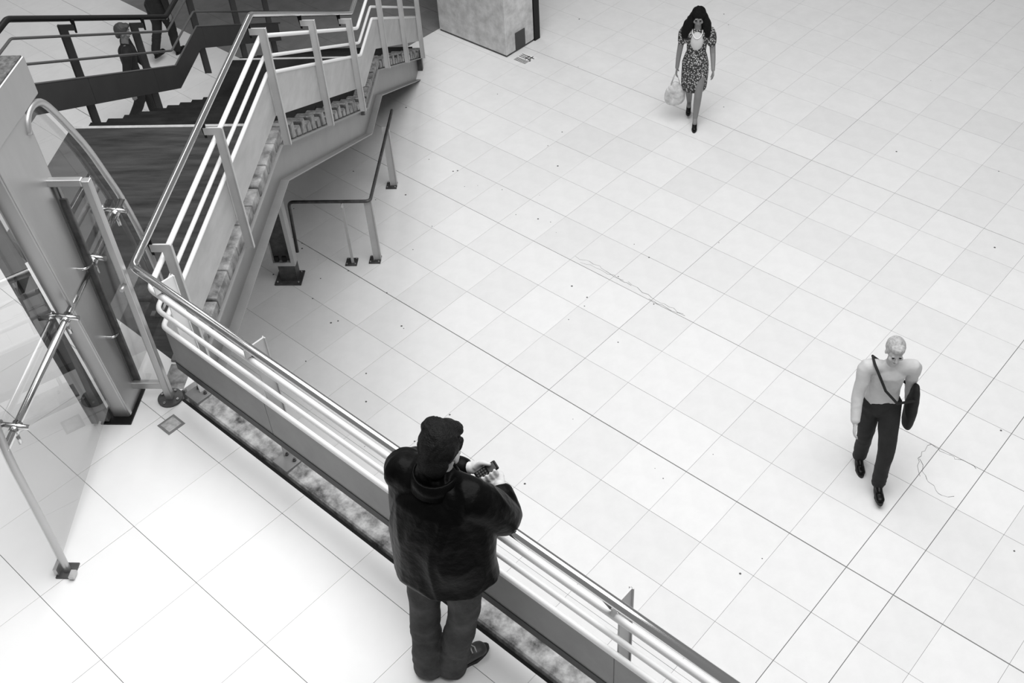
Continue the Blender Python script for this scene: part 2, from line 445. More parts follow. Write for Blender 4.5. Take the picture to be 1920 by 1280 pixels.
b = MB(); b.tube(bend(hp, .045), .0235, 16); obj('handrail', b, 'chrome', rail, label='polished chrome handrail')
for h, r_ in ((.834, .018), (.672, .015)):
    b = MB(); b.tube(bend([(XE, YB, h), P(0, 0, h)]+[P(a, 0, z) for a, z in prof(h)[1:]], .05), r_, 10)
    obj('rail_bar', b, 'paint_white', rail)
b = MB(); b.tube(bend([(XE, YB, .533), P(0, 0, .533)]+[P(a, 0, z) for a, z in prof(.533)[1:]], .03), .016, 10)
obj('panel_cap', b, 'paint_white', rail)
post_x = [2.90, 3.72, 4.95, 6.17, 7.40, 8.63]
ed = [2.785]+post_x[1:]+[XE]
for i in range(len(ed)-1):
    b = MB(); b.bx(ed[i]+.003, ed[i+1]-.003, YB-.006, YB+.006, .25, .53); obj('kick_panel', b, 'paint_panel_grey', rail)
b = MB(); b.bx(ed[0], XE, YB-.012, YB+.02, .195, .25); obj('bottom_rail', b, 'paint_dark', rail, label='dark bottom rail')
def panel(pa_, pb_, nc, m, parent, h0=.172, h1=.53, **kw):
    A, B = prof(h1, **kw), prof(h0, **kw)
    sh0 = [a-b for a, b in zip([q[0] for q in A], [q[0] for q in B])]
    ks = [pa_]+[(A[i][0]+B[i][0])/2 for i in (1, 2, 3) if pa_ < (A[i][0]+B[i][0])/2 < pb_]+[pb_]
    b = MB()
    for a, c in zip(ks, ks[1:]):
        def kk(q, Pf):
            for i in (1, 2, 3):
                if abs(q-(A[i][0]+B[i][0])/2) < 1e-6: return Pf[i]
            return (q, pz(Pf, q))
        p4 = [kk(a, B), kk(c, B), kk(c, A), kk(a, A)]
        b.prism([P(q[0], nc-.006, q[1]) for q in p4], NN*.012)
    obj('kick_panel', b, m, parent)
POSTS = [.27, 1.51, 2.87, 4.26, 5.65, 7.25, 8.58, 9.85]
pe_ = [.015]+POSTS[1:-1]+[10.0]
for a, c in zip(pe_, pe_[1:]): panel(a+.003, c-.003, 0, 'paint_panel', rail)
def stair_post(sc, parent, sgn=1, nb=0.0, m='paint', brm='black_paint', h=.945, w=.062, **kw):
    """flat plate post outside the bars with an arm reaching in under the handrail"""
    zt = pz(prof(h, **kw), sc); zb = channel_z(sc)
    n0 = nb+sgn*.019; n1 = n0+sgn*w; na = nb-sgn*.050
    b = MB(); t = .012
    b.prism([P(sc-t/2, n0, zb), P(sc-t/2, n1, zb), P(sc-t/2, n1, zt), P(sc-t/2, na, zt), P(sc-t/2, na, zt-.055), P(sc-t/2, n0, zt-.055)], S*t)
    b.box(P(sc-.013, n1-.003, zb), S*.026, NN*.006, Z*(zt-zb-.001))
    po = obj('post', b, m, parent)
    c = MB(); zh = pz(prof(hz, **kw), sc); nh = nb-sgn*.047
    c.prism([P(sc-.004, nh-.02, zh-.015), P(sc-.004, nh+.02, zh-.015), P(sc-.004, nh+.012, zt-.08), P(sc-.004, nh-.004, zt-.08)], S*.008)
    obj('bracket', c, brm, po)
for sc in POSTS: stair_post(sc, rail)
for xp in post_x:
    b = MB(); t = .010
    y0, y1 = YB+.022, YB+.108
    b.prism([(xp-t/2, y0, -.15), (xp-t/2, y1, -.15), (xp-t/2, y1, .935), (xp-t/2, YB-.03, .935), (xp-t/2, YB-.03, .875), (xp-t/2, y0, .875)], (t, 0, 0))
    b.bx(xp-.012, xp+.012, y1-.006, y1, -.15, .935)
    po = obj('post', b, 'paint_white' if xp < 3.0 else 'paint', rail)  # corner post: its lit face is painted in as whiter paint
    c = MB(); c.prism([(xp-.10, YH, .985), (xp-.03, YH, .985), (xp-.006, YB+.02, .84), (xp-.035, YB, .86)], (.006, .006, 0))
    obj('bracket', c, 'steel_dark', po)

# far railing: shade put into darker colours, seen from inside
far = thing('guard_railing', P(3.0, -2.0, 0), 'railing on the far side of the staircase, its shade painted dark grey', 'railing')
NF = -2.0; kw = dict(k=(2.92, 5.87, 6.75), s0=.6, s1=9.9, zl=-1.52)
b = MB(); b.tube(bend([P(a, NF+.02, z) for a, z in prof(1.0, **kw)], .045), .026, 12); obj('handrail', b, 'black_paint', far, label='handrail with its shade painted black')
for h in (.845, .63):
    b = MB(); b.tube(bend([P(a, NF, z) for a, z in prof(h, **kw)], .03), .012, 8); obj('rail_bar', b, 'bar_shaded', far)
b = MB(); b.tube([P(a, NF, z) for a, z in prof(.46, **kw)], .010, 8); obj('panel_cap', b, 'bar_shaded', far)
fe = [.6, 2.55, 3.92, 5.30, 6.90, 8.3, 9.8]
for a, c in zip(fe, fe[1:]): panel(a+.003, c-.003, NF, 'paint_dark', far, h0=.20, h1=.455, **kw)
for sc in (1.2, 2.55, 3.92, 5.30, 6.90, 8.3, 9.6):
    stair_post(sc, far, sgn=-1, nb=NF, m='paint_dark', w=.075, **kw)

# ------------------------------------------------------------------ LOW GUARD RAIL UNDER THE STAIR
lg = thing('floor_railing', P(5.4, 0, G), 'low guard rail with dark handrail around the underside of the stair', 'railing')
HL = -2.57
pts = [P(7.33, .01, HL), P(5.41, .01, HL), P(5.41, -.94, HL), P(5.34, -.95, -3.25)]
b = MB(); b.tube(bend(pts, .06), .020, 12); obj('handrail', b, 'steel_dark', lg, label='dark tubular handrail')
def foot(sc, nc, parent, sz=.14):
    b = MB(); b.box(P(sc-sz/2, nc-sz/2, G), S*sz, NN*sz, Z*.018)
    o = obj('base_plate', b, 'steel_dark', parent, bevel=.003)
    for ds, dn_ in ((-1, -1), (-1, 1), (1, -1), (1, 1)):
        c = MB(); c.cyl(P(sc+ds*sz*.36, nc+dn_*sz*.36, G+.018), .009, .014, 6); obj('bolt', c, 'brushed', o)
for sc, nc in ((6.97, -.03), (5.46, -.03)):
    b = MB(); b.box(P(sc-.008, nc-.045, G+.018), S*.016, NN*.09, Z*(HL-G-.018-.02)); b.box(P(sc-.02, nc+.039, G+.018), S*.04, NN*.006, Z*(HL-G-.04)); b.box(P(sc-.02, nc-.045, G+.018), S*.04, NN*.006, Z*(HL-G-.04))
    foot(sc, nc-.03, obj('post', b, 'paint', lg))
b = MB(); b.prism([P(5.40, -.33, G+.018), P(5.44, -.33, G+.018), P(5.44, -.33, HL-.02), P(5.34, -.33, HL-.02), P(5.40, -.33, HL-.10)], NN*.012)
b.box(P(5.39, -.338, G+.018), S*.01, NN*.032, Z*(HL-G-.10))
foot(5.42, -.34, obj('post', b, 'paint', lg))

# stair support column
sup = thing('stair_support', P(5.13, -1.04, G), 'steel support column on a dark bolted base plate beneath the stair', 'column')
b = MB(); b.box(P(5.0, -1.20, G), S*.26, NN*.32, Z*.02); bp_ = obj('base_plate', b, 'steel_dark', sup, bevel=.004)
for ds in (.035, .225):
    for d2 in (.035, .285):
        c = MB(); c.cyl(P(5.0+ds, -1.20+d2, G+.02), .011, .016, 6); obj('bolt', c, 'brushed', bp_)
b = MB(); b.box(P(5.07, -1.13, G+.02), S*.14, NN*.20, Z*.22); obj('stem', b, 'steel_dark', sup)
for nc in (-1.22, -.965):
    b = MB(); b.box(P(5.07, nc, G+.24), S*.12, NN*.045, Z*1.62); obj('flange', b, 'paint', sup)
b = MB(); b.box(P(5.12, -1.175, G+.29), S*.02, NN*.21, Z*1.5); obj('web', b, 'steel_dark', sup)
b = MB(); b.box(P(5.07, -1.175, G+.24), S*.12, NN*.21, Z*.05); obj('cross_plate', b, 'paint', sup)
for nc in (-1.14, -1.05):
    b = MB(); b.box(P(5.04, nc, G+.33), S*.03, NN*.05, Z*.07); obj('lug', b, 'black_paint', sup)

# ------------------------------------------------------------------ STEEL PORTAL, GLASS SCREEN, GATE FRAME
por = thing('portal_column', P(-.2, -.30, 0), 'tapered brushed steel column carrying a box canopy beside the landing', 'column')
b = MB(); b.prism([P(-.25, -.39, 0), P(-.012, -.39, 0), P(-.035, -.39, 2.06), P(-.465, -.39, 2.06)], NN*.11)
obj('column_shaft', b, 'brushed', por, bevel=.012)
b = MB(); b.prism([P(-.257, -.28, .03), P(-.232, -.28, .03), P(-.44, -.28, 2.05), P(-.47, -.28, 2.05)], NN*.012)
obj('edge_flange', b, 'brushed', por, bevel=.004)
b = MB(); b.box(P(-.31, -.45, 0), S*.30, NN*.19, Z*.012); obj('base_plate', b, 'black_paint', por)
b = MB(); b.box(P(-.88, -.93, 2.05), S*1.01, NN*.66, Z*.215)
cn = obj('canopy', b, 'brushed', por, bevel=.008)
b = MB(); b.box(P(-.87, -.92, 2.266), S*.99, NN*.64, Z*.006); obj('canopy_top', b, 'canopy_top', cn, label='dark grainy canopy top')
b = MB(); b.prism([P(-.30, -.455, .02), P(-.262, -.455, .02), P(-.475, -.455, 2.05), P(-.515, -.455, 2.05)], NN*.06); obj('reflection_plate', b, 'column_dark', por, label='added dark plate imitating the column reflection')  # this plate and the next edge imitate the column's reflection in the glass
b = MB(); b.prism([P(-.32, -.50, .02), P(-.285, -.50, .02), P(-.495, -.50, 2.05), P(-.53, -.50, 2.05)], NN*.04); obj('reflection_edge', b, 'steel_dark', por, label='added blackish edge imitating the column reflection')
b = MB(); b.box(P(-.085, -.281, .16), S*.022, NN*.012, Z*1.46); obj('dark_strip', b, 'column_dark', por)  # strips darker than the column face inside the gate frame
b = MB(); b.box(P(-.052, -.281, .16), S*.024, NN*.016, Z*1.46); obj('dark_strip', b, 'steel_mid', por)

scr = thing('glass_screen', P(-.35, -.30, 0), 'arched glass screen in curved steel tubes across the stair head', 'screen')
NG = -.325; NT = -.283
def smooth(pp):
    out = []
    for i in range(len(pp)-1):
        p0 = Vector(pp[max(i-1, 0)]); p1 = Vector(pp[i]); p2 = Vector(pp[i+1]); p3 = Vector(pp[min(i+2, len(pp)-1)])
        for k in range(3):
            t = k/3; out.append(0.5*((2*p1)+(p2-p0)*t+(2*p0-5*p1+4*p2-p3)*t*t+(-p0+3*p1-3*p2+p3)*t**3))
    out.append(Vector(pp[-1])); return out
A2 = smooth([(.705, 0), (.700, .30), (.692, .433), (.662, .708), (.59, 1.032), (.51, 1.266), (.417, 1.514), (.311, 1.724), (.187, 1.935), (.108, 2.010), (.012, 2.029), (-.05, 2.00), (-.085, 1.94)])
A1 = smooth([(-1.372, 0), (-1.358, .25), (-1.348, .579), (-1.333, .95), (-1.27, 1.27), (-1.18, 1.52), (-1.07, 1.73), (-.95, 1.93), (-.87, 2.00), (-.78, 2.025), (-.70, 2.0)])
for A in (A2, A1):
    b = MB(); b.tube([P(q.x, NT, q.y) for q in A], .020, 12); o = obj('curved_tube', b, 'brushed', scr)
    q = A[0]; c = MB(); c.box(P(q.x-.05, NT-.05, 0), S*.10, NN*.10, Z*.010); obj('base_plate', c, 'steel_dark', o)
    c = MB(); c.box(P(q.x-.035, NT-.055, .010), S*.07, NN*.02, Z*.05); obj('lug', c, 'brushed', o)
    c = MB(); c.box(P(q.x-.06, NT+.03, .010), S*.05, NN*.03, Z*.02); obj('lug', c, 'brushed', o)
def pane(poly):
    b = MB(); b.prism([P(a, NG-.005, z) for a, z in poly], NN*.010); obj('glass_pane', b, 'tinted_glass', scr)
pane([(-.01, .06)]+[(q.x-.02, max(q.y, .06)) for q in A2 if q.x > .06 and q.y < 2.01]+[(.05, 1.99), (-.03, 1.99)])
pane([(-.33, .215), (-.53, 2.03), (-.80, 2.03)]+[(q.x+.02, max(q.y, .05)) for q in reversed(A1) if q.x < -.84])
b = MB(); b.tube([P(.60, NT, 1.045), P(-1.34, NT, .965)], .0195, 12); rod = obj('crossbar', b, 'chrome', scr, label='bright chrome crossbar')
def clamp(sc, z):
    b = MB(); b.tube([P(sc-.034, NT, z), P(sc+.034, NT, z)], .026, 12)
    b.tube([P(sc, NT-.07, z+.03), P(sc, NT+.075, z+.005)], .014, 8)
    b.cyl(P(sc, NT-.072, z+.032), .022, .012, 12, NN); b.tube([P(sc-.01, NT, z), P(sc-.04, NT+.02, z-.07)], .010, 8)
    obj('clamp', b, 'chrome', rod)
for sc in (.46, .04, -.44, -1.20): clamp(sc, 1.045-(.60-sc)*.041)

gate = thing('gate_frame', P(-.09, -.08, 0), 'square tube gate frame on a round bolted flange beside the column', 'gate')
t = .045; g0 = -.112
b = MB(); b.box(P(g0, -.096, .012), S*t, NN*t, Z*1.655)
obj('frame_post', b, 'brushed', gate, bevel=.006)
b = MB(); b.box(P(g0+.004, -.40, 1.630), S*(t-.004), NN*.305, Z*.043); obj('top_rail', b, 'brushed', gate, bevel=.008)
b = MB(); b.box(P(g0+.01, -.31, .10), S*(t-.01), NN*.214, Z*.05); obj('bottom_rail', b, 'brushed', gate, bevel=.004)
b = MB(); b.box(P(g0+.012, -.39, .10), S*.02, NN*.016, Z*1.53); obj('hinge_stile', b, 'brushed', gate)
b = MB(); b.box(P(-.075, -.275, .15), S*.012, NN*.045, Z*1.38); obj('reflection_strip', b, 'steel_dark', gate, label='dark strip standing in for the column reflection')  # reflection in the gate glass put in as a dark strip
b = MB(); b.box(P(g0+.018, -.225, .155), S*.008, NN*.125, Z*1.47); obj('glass_pane', b, 'tinted_glass', gate)
for z in (1.12, .60):
    b = MB(); b.tube(bend([P(-.10, -.29, z), P(-.16, -.29, z), P(-.16, -.23, z), P(-.11, -.23, z-.02)], .02), .008, 8); obj('handle', b, 'chrome', gate)
b = MB(); b.tube([P(g0, -.075, .96), P(g0-.05, -.075, .96)], .012, 10); obj('stud', b, 'brushed', gate)
b = MB(); b.cyl(P(-.09, -.073, 0), .078, .016, 28); fl = obj('flange', b, 'steel_dark', gate, label='dark round floor flange')
for k in range(4):
    a = math.radians(20+90*k); c = MB(); c.cyl(P(-.09+.058*math.cos(a), -.073+.058*math.sin(a), .016), .009, .010, 6); obj('bolt', c, 'chrome', fl)

hp_ = thing('floor_plate', (2.954, -4.142, 0), 'small square metal cover plate set in the white landing floor', 'plate')
b = MB(); b.bx(2.894, 3.014, -4.203, -4.081, -.002, .003); obj('cover', b, 'steel_mid', hp_)
b = MB(); b.bx(2.909, 2.999, -4.188, -4.096, .003, .0045); obj('inlay', b, 'plate_inlay', hp_)

# ------------------------------------------------------------------ PILLAR, ADDED SHADE SLAB, FLOOR MARK
pil = thing('concrete_pillar', (-3.4, 5.3, G), 'rectangular concrete pillar standing on the lower floor beyond the stair foot', 'pillar')
PT = -.62
b = MB(); b.bx(-4.03, -2.615, 4.87, 5.50, G+.028, 4.5); obj('pillar_shaft', b, 'concrete', pil, bevel=.01)
b = MB(); b.bx(-4.022, -2.622, 4.878, 5.492, G, G+.028); obj('plinth', b, 'steel_dark', pil)
b = MB(); b.bx(-3.9, -2.600, 5.505, 5.625, G, 4.5); obj('edge_channel', b, 'black_paint', pil, label='black steel channel on the right edge')
b = MB(); b.bx(-2.615, -2.605, 5.075, 5.290, G+.04, G+.31); obj('access_plate', b, 'plate_grey', pil, label='dark grey access plate')
b = MB(); b.bx(-8.3, -4.35, 2.4, 12.5, PT, PT+.35); tag(obj('shade_slab', b, 'slab'), 'unseen slab added to shade the floor at the foot of the stair', kind='structure')  # out of view, added to darken the floor below it
mk = thing('floor_sign', (-2.37, 5.0, G), 'small printed floor sign with black bars beside the pillar', 'sign')
X0, Y0 = .045, -.075
def fb(x0, x1, y0, y1, z0, z1, b): b.bx(x0+X0, x1+X0, y0+Y0, y1+Y0, z0, z1)
b = MB(); fb(-2.56, -2.28, 4.945, 5.215, G+.0005, G+.003, b); obj('white_ground', b, 'paint_white', mk)
b = MB()
for k in range(4): fb(-2.54, -2.31, 4.965+.024*k, 4.976+.024*k, G+.003, G+.0042, b)
for k in range(3): fb(-2.54, -2.42, 5.085+.036*k, 5.098+.036*k, G+.003, G+.0042, b)
for q in ((-2.41, -2.395, 5.07, 5.18), (-2.36, -2.345, 5.07, 5.20), (-2.43, -2.32, 5.10, 5.116), (-2.43, -2.30, 5.15, 5.166), (-2.33, -2.30, 5.06, 5.09)): fb(*q, G+.003, G+.0042, b)
obj('black_print', b, 'black', mk)

# ------------------------------------------------------------------ PEOPLE
def remesh(mb, voxel, smooth=2, fold=None, name='m'):
    me = mb.mesh(name); o = bpy.data.objects.new('tmp', me); COL.objects.link(o)
    r = o.modifiers.new('r', 'REMESH'); r.mode = 'VOXEL'; r.voxel_size = voxel; r.use_smooth_shade = True
    if smooth:
        sm = o.modifiers.new('s', 'SMOOTH'); sm.iterations = smooth; sm.factor = .5
    dg = bpy.context.evaluated_depsgraph_get(); dg.update()
    out = bpy.data.meshes.new_from_object(o.evaluated_get(dg)); out.name = name
    bpy.data.objects.remove(o); bpy.data.meshes.remove(me)
    if fold:
        amp, sca = fold
        ns = [v.normal.copy() for v in out.vertices]
        for v, nrm in zip(out.vertices, ns):
            q = Vector((v.co.x*sca[0], v.co.y*sca[1], v.co.z*sca[2]))
            w = noise.noise(q*0.5)*1.3
            h = noise.noise(q+Vector((w, w, w)))
            v.co += nrm*amp*(1-2.2*abs(h))
    out.polygons.foreach_set('use_smooth', [True]*len(out.polygons)); out.update()
    return out
def put(name, me, m, parent=None, label=None):
    """mesh in world coordinates -> object"""
    org = wloc(parent) if parent else Vector((0, 0, 0))
    me.transform(Matrix.Translation(-org)); me.materials.clear(); me.materials.append(MATS[m])
    o = bpy.data.objects.new(name, me); COL.objects.link(o)
    if parent: o.parent = parent
    return tag(o, label)
def frame(f, up=Z):
    f = Vector(f).normalized(); r = f.cross(up).normalized(); u = r.cross(f)
    return Matrix((r, f, u)).transposed()           # columns: right, forward, up
def head_blob(b, c, f, sc=1.0):
    """skull, jaw, nose, ears; c = head centre, f = facing"""
    M = frame(f)
    def q(x, y, z): return Vector(c)+M @ Vector((x, y, z))*sc
    b.ell(q(0, -.012, .018), (.075*sc, .095*sc, .098*sc), M)
    b.ell(q(0, .028, -.055), (.052*sc, .062*sc, .062*sc), M)
    b.ell(q(0, .052, -.088), (.026*sc, .026*sc, .022*sc), M)
    b.limb([q(0, .084, .008), q(0, .103, -.028)], [.009*sc, .014*sc])
    b.ell(q(0, .083, -.062), (.023*sc, .012*sc, .010*sc), M)
    for sx in (-1, 1):
        b.ell(q(sx*.077, -.005, -.012), (.010*sc, .020*sc, .031*sc), M)
        b.ell(q(sx*.031, .080, .030), (.018*sc, .010*sc, .008*sc), M)
        b.ell(q(sx*.042, .062, -.025), (.024*sc, .024*sc, .022*sc), M)
def eyes(c, f, parent, sc=1.0):
    M = frame(f)
    for sx in (-1, 1):
        b = MB(); b.ell(Vector(c)+M @ Vector((sx*.031, .079, .006))*sc, (.013*sc, .008*sc, .006*sc), M, 10, 8); obj('eye', b, 'black', parent)
    b = MB(); b.ell(Vector(c)+M @ Vector((0, .087, -.060))*sc, (.022*sc, .009*sc, .006*sc), M, 10, 8); obj('lips', b, 'skin_tan', parent)
def hand_blob(b, w, d, pn, side=1, curl=.5, sc=1.0):
    """w wrist, d direction of fingers, pn palm normal, side = +1 thumb to the right of d seen from back"""
    d = Vector(d).normalized(); pn = (Vector(pn)-d*Vector(pn).dot(d)).normalized(); r = d.cross(pn)*side; w = Vector(w)
    b.limb([w, w+d*.045*sc, w+d*.078*sc], [.027*sc, .036*sc, .036*sc], (pn, .42))
    for k, (x, L_) in enumerate(((.030, .070), (.010, .079), (-.010, .073), (-.030, .056))):
        p = w+d*.080*sc+r*x*sc; a0 = .35*curl; a1 = 1.0*curl; a2 = 1.6*curl
        pts = [p-d*.02*sc]; pts.append(p)
        for a, l in ((a0, .42), (a1, .32), (a2, .26)):
            p = p+(d*math.cos(a)+pn*math.sin(a))*L_*l*sc; pts.append(p)
        b.limb(pts, [.0095*sc, .0090*sc, .0086*sc, .0080*sc, .0072*sc], seg=10)
    p = w+d*.025*sc+r*.026*sc
    b.limb([p, p+(d*.5+r*.7+pn*.3)*.035*sc, p+(d*.85+r*.75+pn*.5)*.060*sc], [.015*sc, .011*sc, .009*sc], seg=10)
def shoe(c, f, parent, m='shoe', L_=.27, W_=.095, H=.07, lace=False, heel=0.0, low=False):
    """c = heel point on the ground, f = direction of the toe"""
    M = frame(f); c = Vector(c)
    def q(x, y, z): return c+M @ Vector((x, y, z))
    b = MB()
    b.limb([q(0, .045, .045+heel), q(0, L_*.45, .042+heel*.5), q(0, L_*.80, .032)], [W_*.42, W_*.44, W_*.46], (Z, .72))
    if not low: b.limb([q(0, .055, .055+heel), q(0, .06, .115+heel)], [.040, .038])
    if not low: b.limb([q(0, .07, .085+heel), q(0, L_*.55, .055+heel*.4)], [.036, .030])
    o = put('shoe', remesh(b, .006, 2, name='shoe'), m, parent)
    s_ = MB(); ring = []
    for k in range(24):
        a = 2*math.pi*k/24; y = L_/2+math.cos(a)*L_/2; x = math.sin(a)*W_*(.50 if y > L_*.5 else .41)
        ring.append(q(x, y, 0))
    s_.prism(ring, (0, 0, .022)); obj('sole', s_, 'sole', o)
    if lace:
        l = MB()
        for k in range(4):
            y = .12+.022*k; z = .108-.012*k
            l.tube([q(-.024, y, z-.014), q(0, y+.004, z), q(.024, y, z-.014)], .0035, 6)
        obj('laces', l, 'lace', o)
    if heel:
        h = MB(); h.tube([q(0, .03, 0), q(0, .028, .03+heel)], [.010, .018], 10); obj('heel', h, m, o)
    return o

# --- the man at the railing
man_lab = 'man in dark jacket and jeans leaning on the railing, holding a phone'
F = Vector((-.26, .966, 0)).normalized(); RX = Vector((F.y, -F.x, 0))
hc = Vector((5.366, -4.050, 1.465)); hf = Vector((-.30, .80, -.42)).normalized()
pel = Vector((5.400, -4.140, .88)); nk = Vector((5.385, -4.105, 1.365))
Lsh, Rsh = Vector((5.225, -4.140, 1.300)), Vector((5.535, -4.070, 1.290))
Lel, Rel = Vector((5.165, -3.935, 1.085)), Vector((5.572, -3.928, 1.065))
Lwr, Rwr = Vector((5.325, -3.872, 1.150)), Vector((5.490, -3.850, 1.140))
Lhip, Rhip = pel-RX*.100, pel+RX*.100
Lkn, Rkn = Vector((5.305, -4.235, .46)), Vector((5.485, -4.160, .46))
Lan, Ran = Vector((5.335, -4.295, .09)), Vector((5.425, -4.225, .09))
b = MB()
b.limb([pel, pel+(nk-pel)*.35, pel+(nk-pel)*.78, nk-Vector((0, 0, .05))], [.135, .125, .145, .09], (F, .72))
b.limb([nk-Vector((0, 0, .06)), hc-hf*.02+Vector((0, 0, -.06))], [.058, .055])
head_blob(b, hc, hf)
for sh, el, wr in ((Lsh, Lel, Lwr), (Rsh, Rel, Rwr)): b.limb([nk-Vector((0, 0, .06)), sh, el, wr], [.06, .055, .043, .028])
for hi, kn, an in ((Lhip, Lkn, Lan), (Rhip, Rkn, Ran)): b.limb([hi, kn, an, an+F*.06-Z*.03], [.085, .058, .040, .03])
# left hand wrapped round the phone
pa, pb2 = Vector((5.392, -3.895, 1.155)), Vector((5.436, -3.800, 1.195)); ax = (pb2-pa).normalized()
upc = (CAMP-pa).normalized(); upn = (Vector((.35, -.25, .9))-ax*Vector((.35, -.25, .9)).dot(ax)).normalized(); sd = ax.cross(upn)   # sd: to the picture's lower right
pc = pa+ax*.040
b.limb([Lwr, pc-sd*.030-upn*.022, pc+ax*.012-sd*.018-upn*.028], [.026, .036, .034], (upn, .62))
for k in range(4):
    p0 = pc+ax*(-.018+.021*k)-upn*.034-sd*.005
    L_ = (.9, 1.02, 1.05, .95)[k]
    b.limb([p0, p0+sd*.034*L_+upn*.004, p0+sd*.044*L_+upn*.030, p0+sd*.026*L_+upn*.050], [.010, .0092, .0088, .0078], seg=10)
b.limb([pc-sd*.040-upn*.012-ax*.02, pc-sd*.038+upn*.014+ax*.012, pc-sd*.012+upn*.024+ax*.042], [.016, .012, .0095], seg=10)
hand_blob(b, Rwr, (-.75, .45, -.25), (-.2, .1, -1), side=1, curl=.75, sc=.95)
man = put('person', remesh(b, .0045, 2, name='person'), 'skin'); tag(man, man_lab, 'person')
# jacket
jl = MB()
dn1 = Vector((0, 0, -1))
jl.limb([pel+Vector((.0, -.01, -.16)), pel+Vector((0, -.01, .04)), pel+(nk-pel)*.45+Vector((0, -.01, 0)), pel+(nk-pel)*.74, nk-Vector((0, 0, .05))],
        [.250, .240, .222, .196, .110], (F, .74), seg=28)
for sh, el, wr in ((Lsh, Lel, Lwr), (Rsh, Rel, Rwr)):
    cuff = wr-(wr-el).normalized()*.035
    jl.limb([nk-Vector((0, 0, .07)), sh+Vector((0, 0, .0)), (sh+el)/2+RX*(.02 if sh is Rsh else -.02), el, (el+cuff)/2, cuff], [.080, .088, .086, .076, .064, .050], seg=20)
jl.limb([Lsh+Vector((.02, 0, -.01)), Rsh-Vector((.02, 0, .01))], [.088, .088], seg=20)
for sd_, sh in ((-1, Lsh), (1, Rsh)): jl.limb([sh+RX*(-sd_)*.03-Z*.02, (sh+pel)/2+RX*sd_*.07-Z*.02, pel+RX*sd_*.155+Z*.02, pel+RX*sd_*.165-Z*.16], [.100, .100, .090, .090], seg=20)
jm = remesh(jl, .008, 3, (.011, (8, 8, 3.4)), 'jacket')
# cut the hem and cuffs flat
bm = bmesh.new(); bm.from_mesh(jm)
def cut(bm, co, no):
    bmesh.ops.bisect_plane(bm, geom=bm.verts[:]+bm.edges[:]+bm.faces[:], plane_co=co, plane_no=no, clear_outer=True)
cut(bm, Vector((5.40, -4.28, .80)), Vector((0, .08, -1)))
bm.to_mesh(jm); bm.free()
jk = put('jacket', jm, 'jacket', man, 'black hip-length jacket')
so = jk.modifiers.new('t', 'SOLIDIFY'); so.thickness = .006
# collar
cb_ = MB(); n_ = 20; cr = frame(F)
rings = []
cc = nk+Vector((0, -.005, -.015))
for k in range(n_+1):
    a = math.radians(-150+300*k/n_)-math.pi/2
    rings.append(Vector((math.cos(a), math.sin(a), 0)))
vs = []; fs = []
for k, rr_ in enumerate(rings):
    d = cr @ rr_
    for h_, r_ in ((-.03, .100), (.015, .092), (.042, .088), (.038, .098), (.01, .108), (-.03, .116)):
        vs.append(cc+Vector((d.x*r_, d.y*r_, h_+(-.02 if rr_.y > 0 else .01))))
for k in range(n_):
    for q in range(6): fs.append([k*6+q, (k+1)*6+q, (k+1)*6+(q+1) % 6, k*6+(q+1) % 6])
cb_.add(vs, fs, True); obj('collar', cb_, 'jacket', jk)
# trousers
tr = MB()
tr.limb([pel+Vector((0, 0, .10)), pel-Vector((0, 0, .01))], [.165, .165], (F, .8), seg=20)
for hi, kn, an in ((Lhip, Lkn, Lan), (Rhip, Rkn, Ran)):
    tr.limb([hi-Vector((0, 0, .03)), (hi+kn)/2, kn, (kn+an)/2, an+Vector((0, 0, -.02)), an+F*.015+Vector((0, 0, -.045))], [.094, .080, .070, .070, .072, .070], seg=20)
tm = remesh(tr, .008, 2, (.0075, (8, 8, 7)), 'trousers'); put('trousers', tm, 'jeans', man, 'dark jeans')
shoe(Vector((5.322, -4.345, 0)), (-.06, 1, 0), man, lace=True)
shoe(Vector((5.408, -4.275, 0)), (.24, 1, 0), man, lace=True)
# hair: cap over skull and nape
hb = MB(); M = frame(hf)
def hq(x, y, z): return hc+M @ Vector((x, y, z))
hb.ell(hq(0, -.024, .034), (.086, .098, .097), M); hb.ell(hq(0, -.066, -.028), (.066, .046, .075), M); hb.ell(hq(.012, .038, .085), (.062, .052, .036), M)
hb.ell(hq(-.035, -.01, .100), (.05, .06, .035), M)
for sx in (-1, 1): hb.limb([hq(sx*.074, .010, .06), hq(sx*.078, .012, .015)], [.016, .008])
hm = remesh(hb, .005, 2, (.004, (30, 30, 16)), 'hair'); put('hair', hm, 'hair', man, 'short black hair')
eyes(hc, hf, man)

ph = MB()
ph.box(pa-sd*.022-upn*.006, ax*.108, sd*.044, upn*.014); 
phone = thing('mobile_phone', pa, 'small black mobile phone in the hand of the man at the railing', 'phone')
obj('phone_body', ph, 'black', phone, bevel=.005)
b = MB(); b.box(pa+ax*.062-sd*.016+upn*.0082, ax*.036, sd*.032, upn*.0012); obj('screen', b, 'plate_grey', phone)
b = MB()
for r_ in range(4):
    for c_ in range(3): b.box(pa+ax*(.010+.012*r_)+sd*(-.016+.012*c_)+upn*.0082, ax*.008, sd*.008, upn*.0016)
obj('keypad', b, 'plate_grey', phone, kind='stuff')

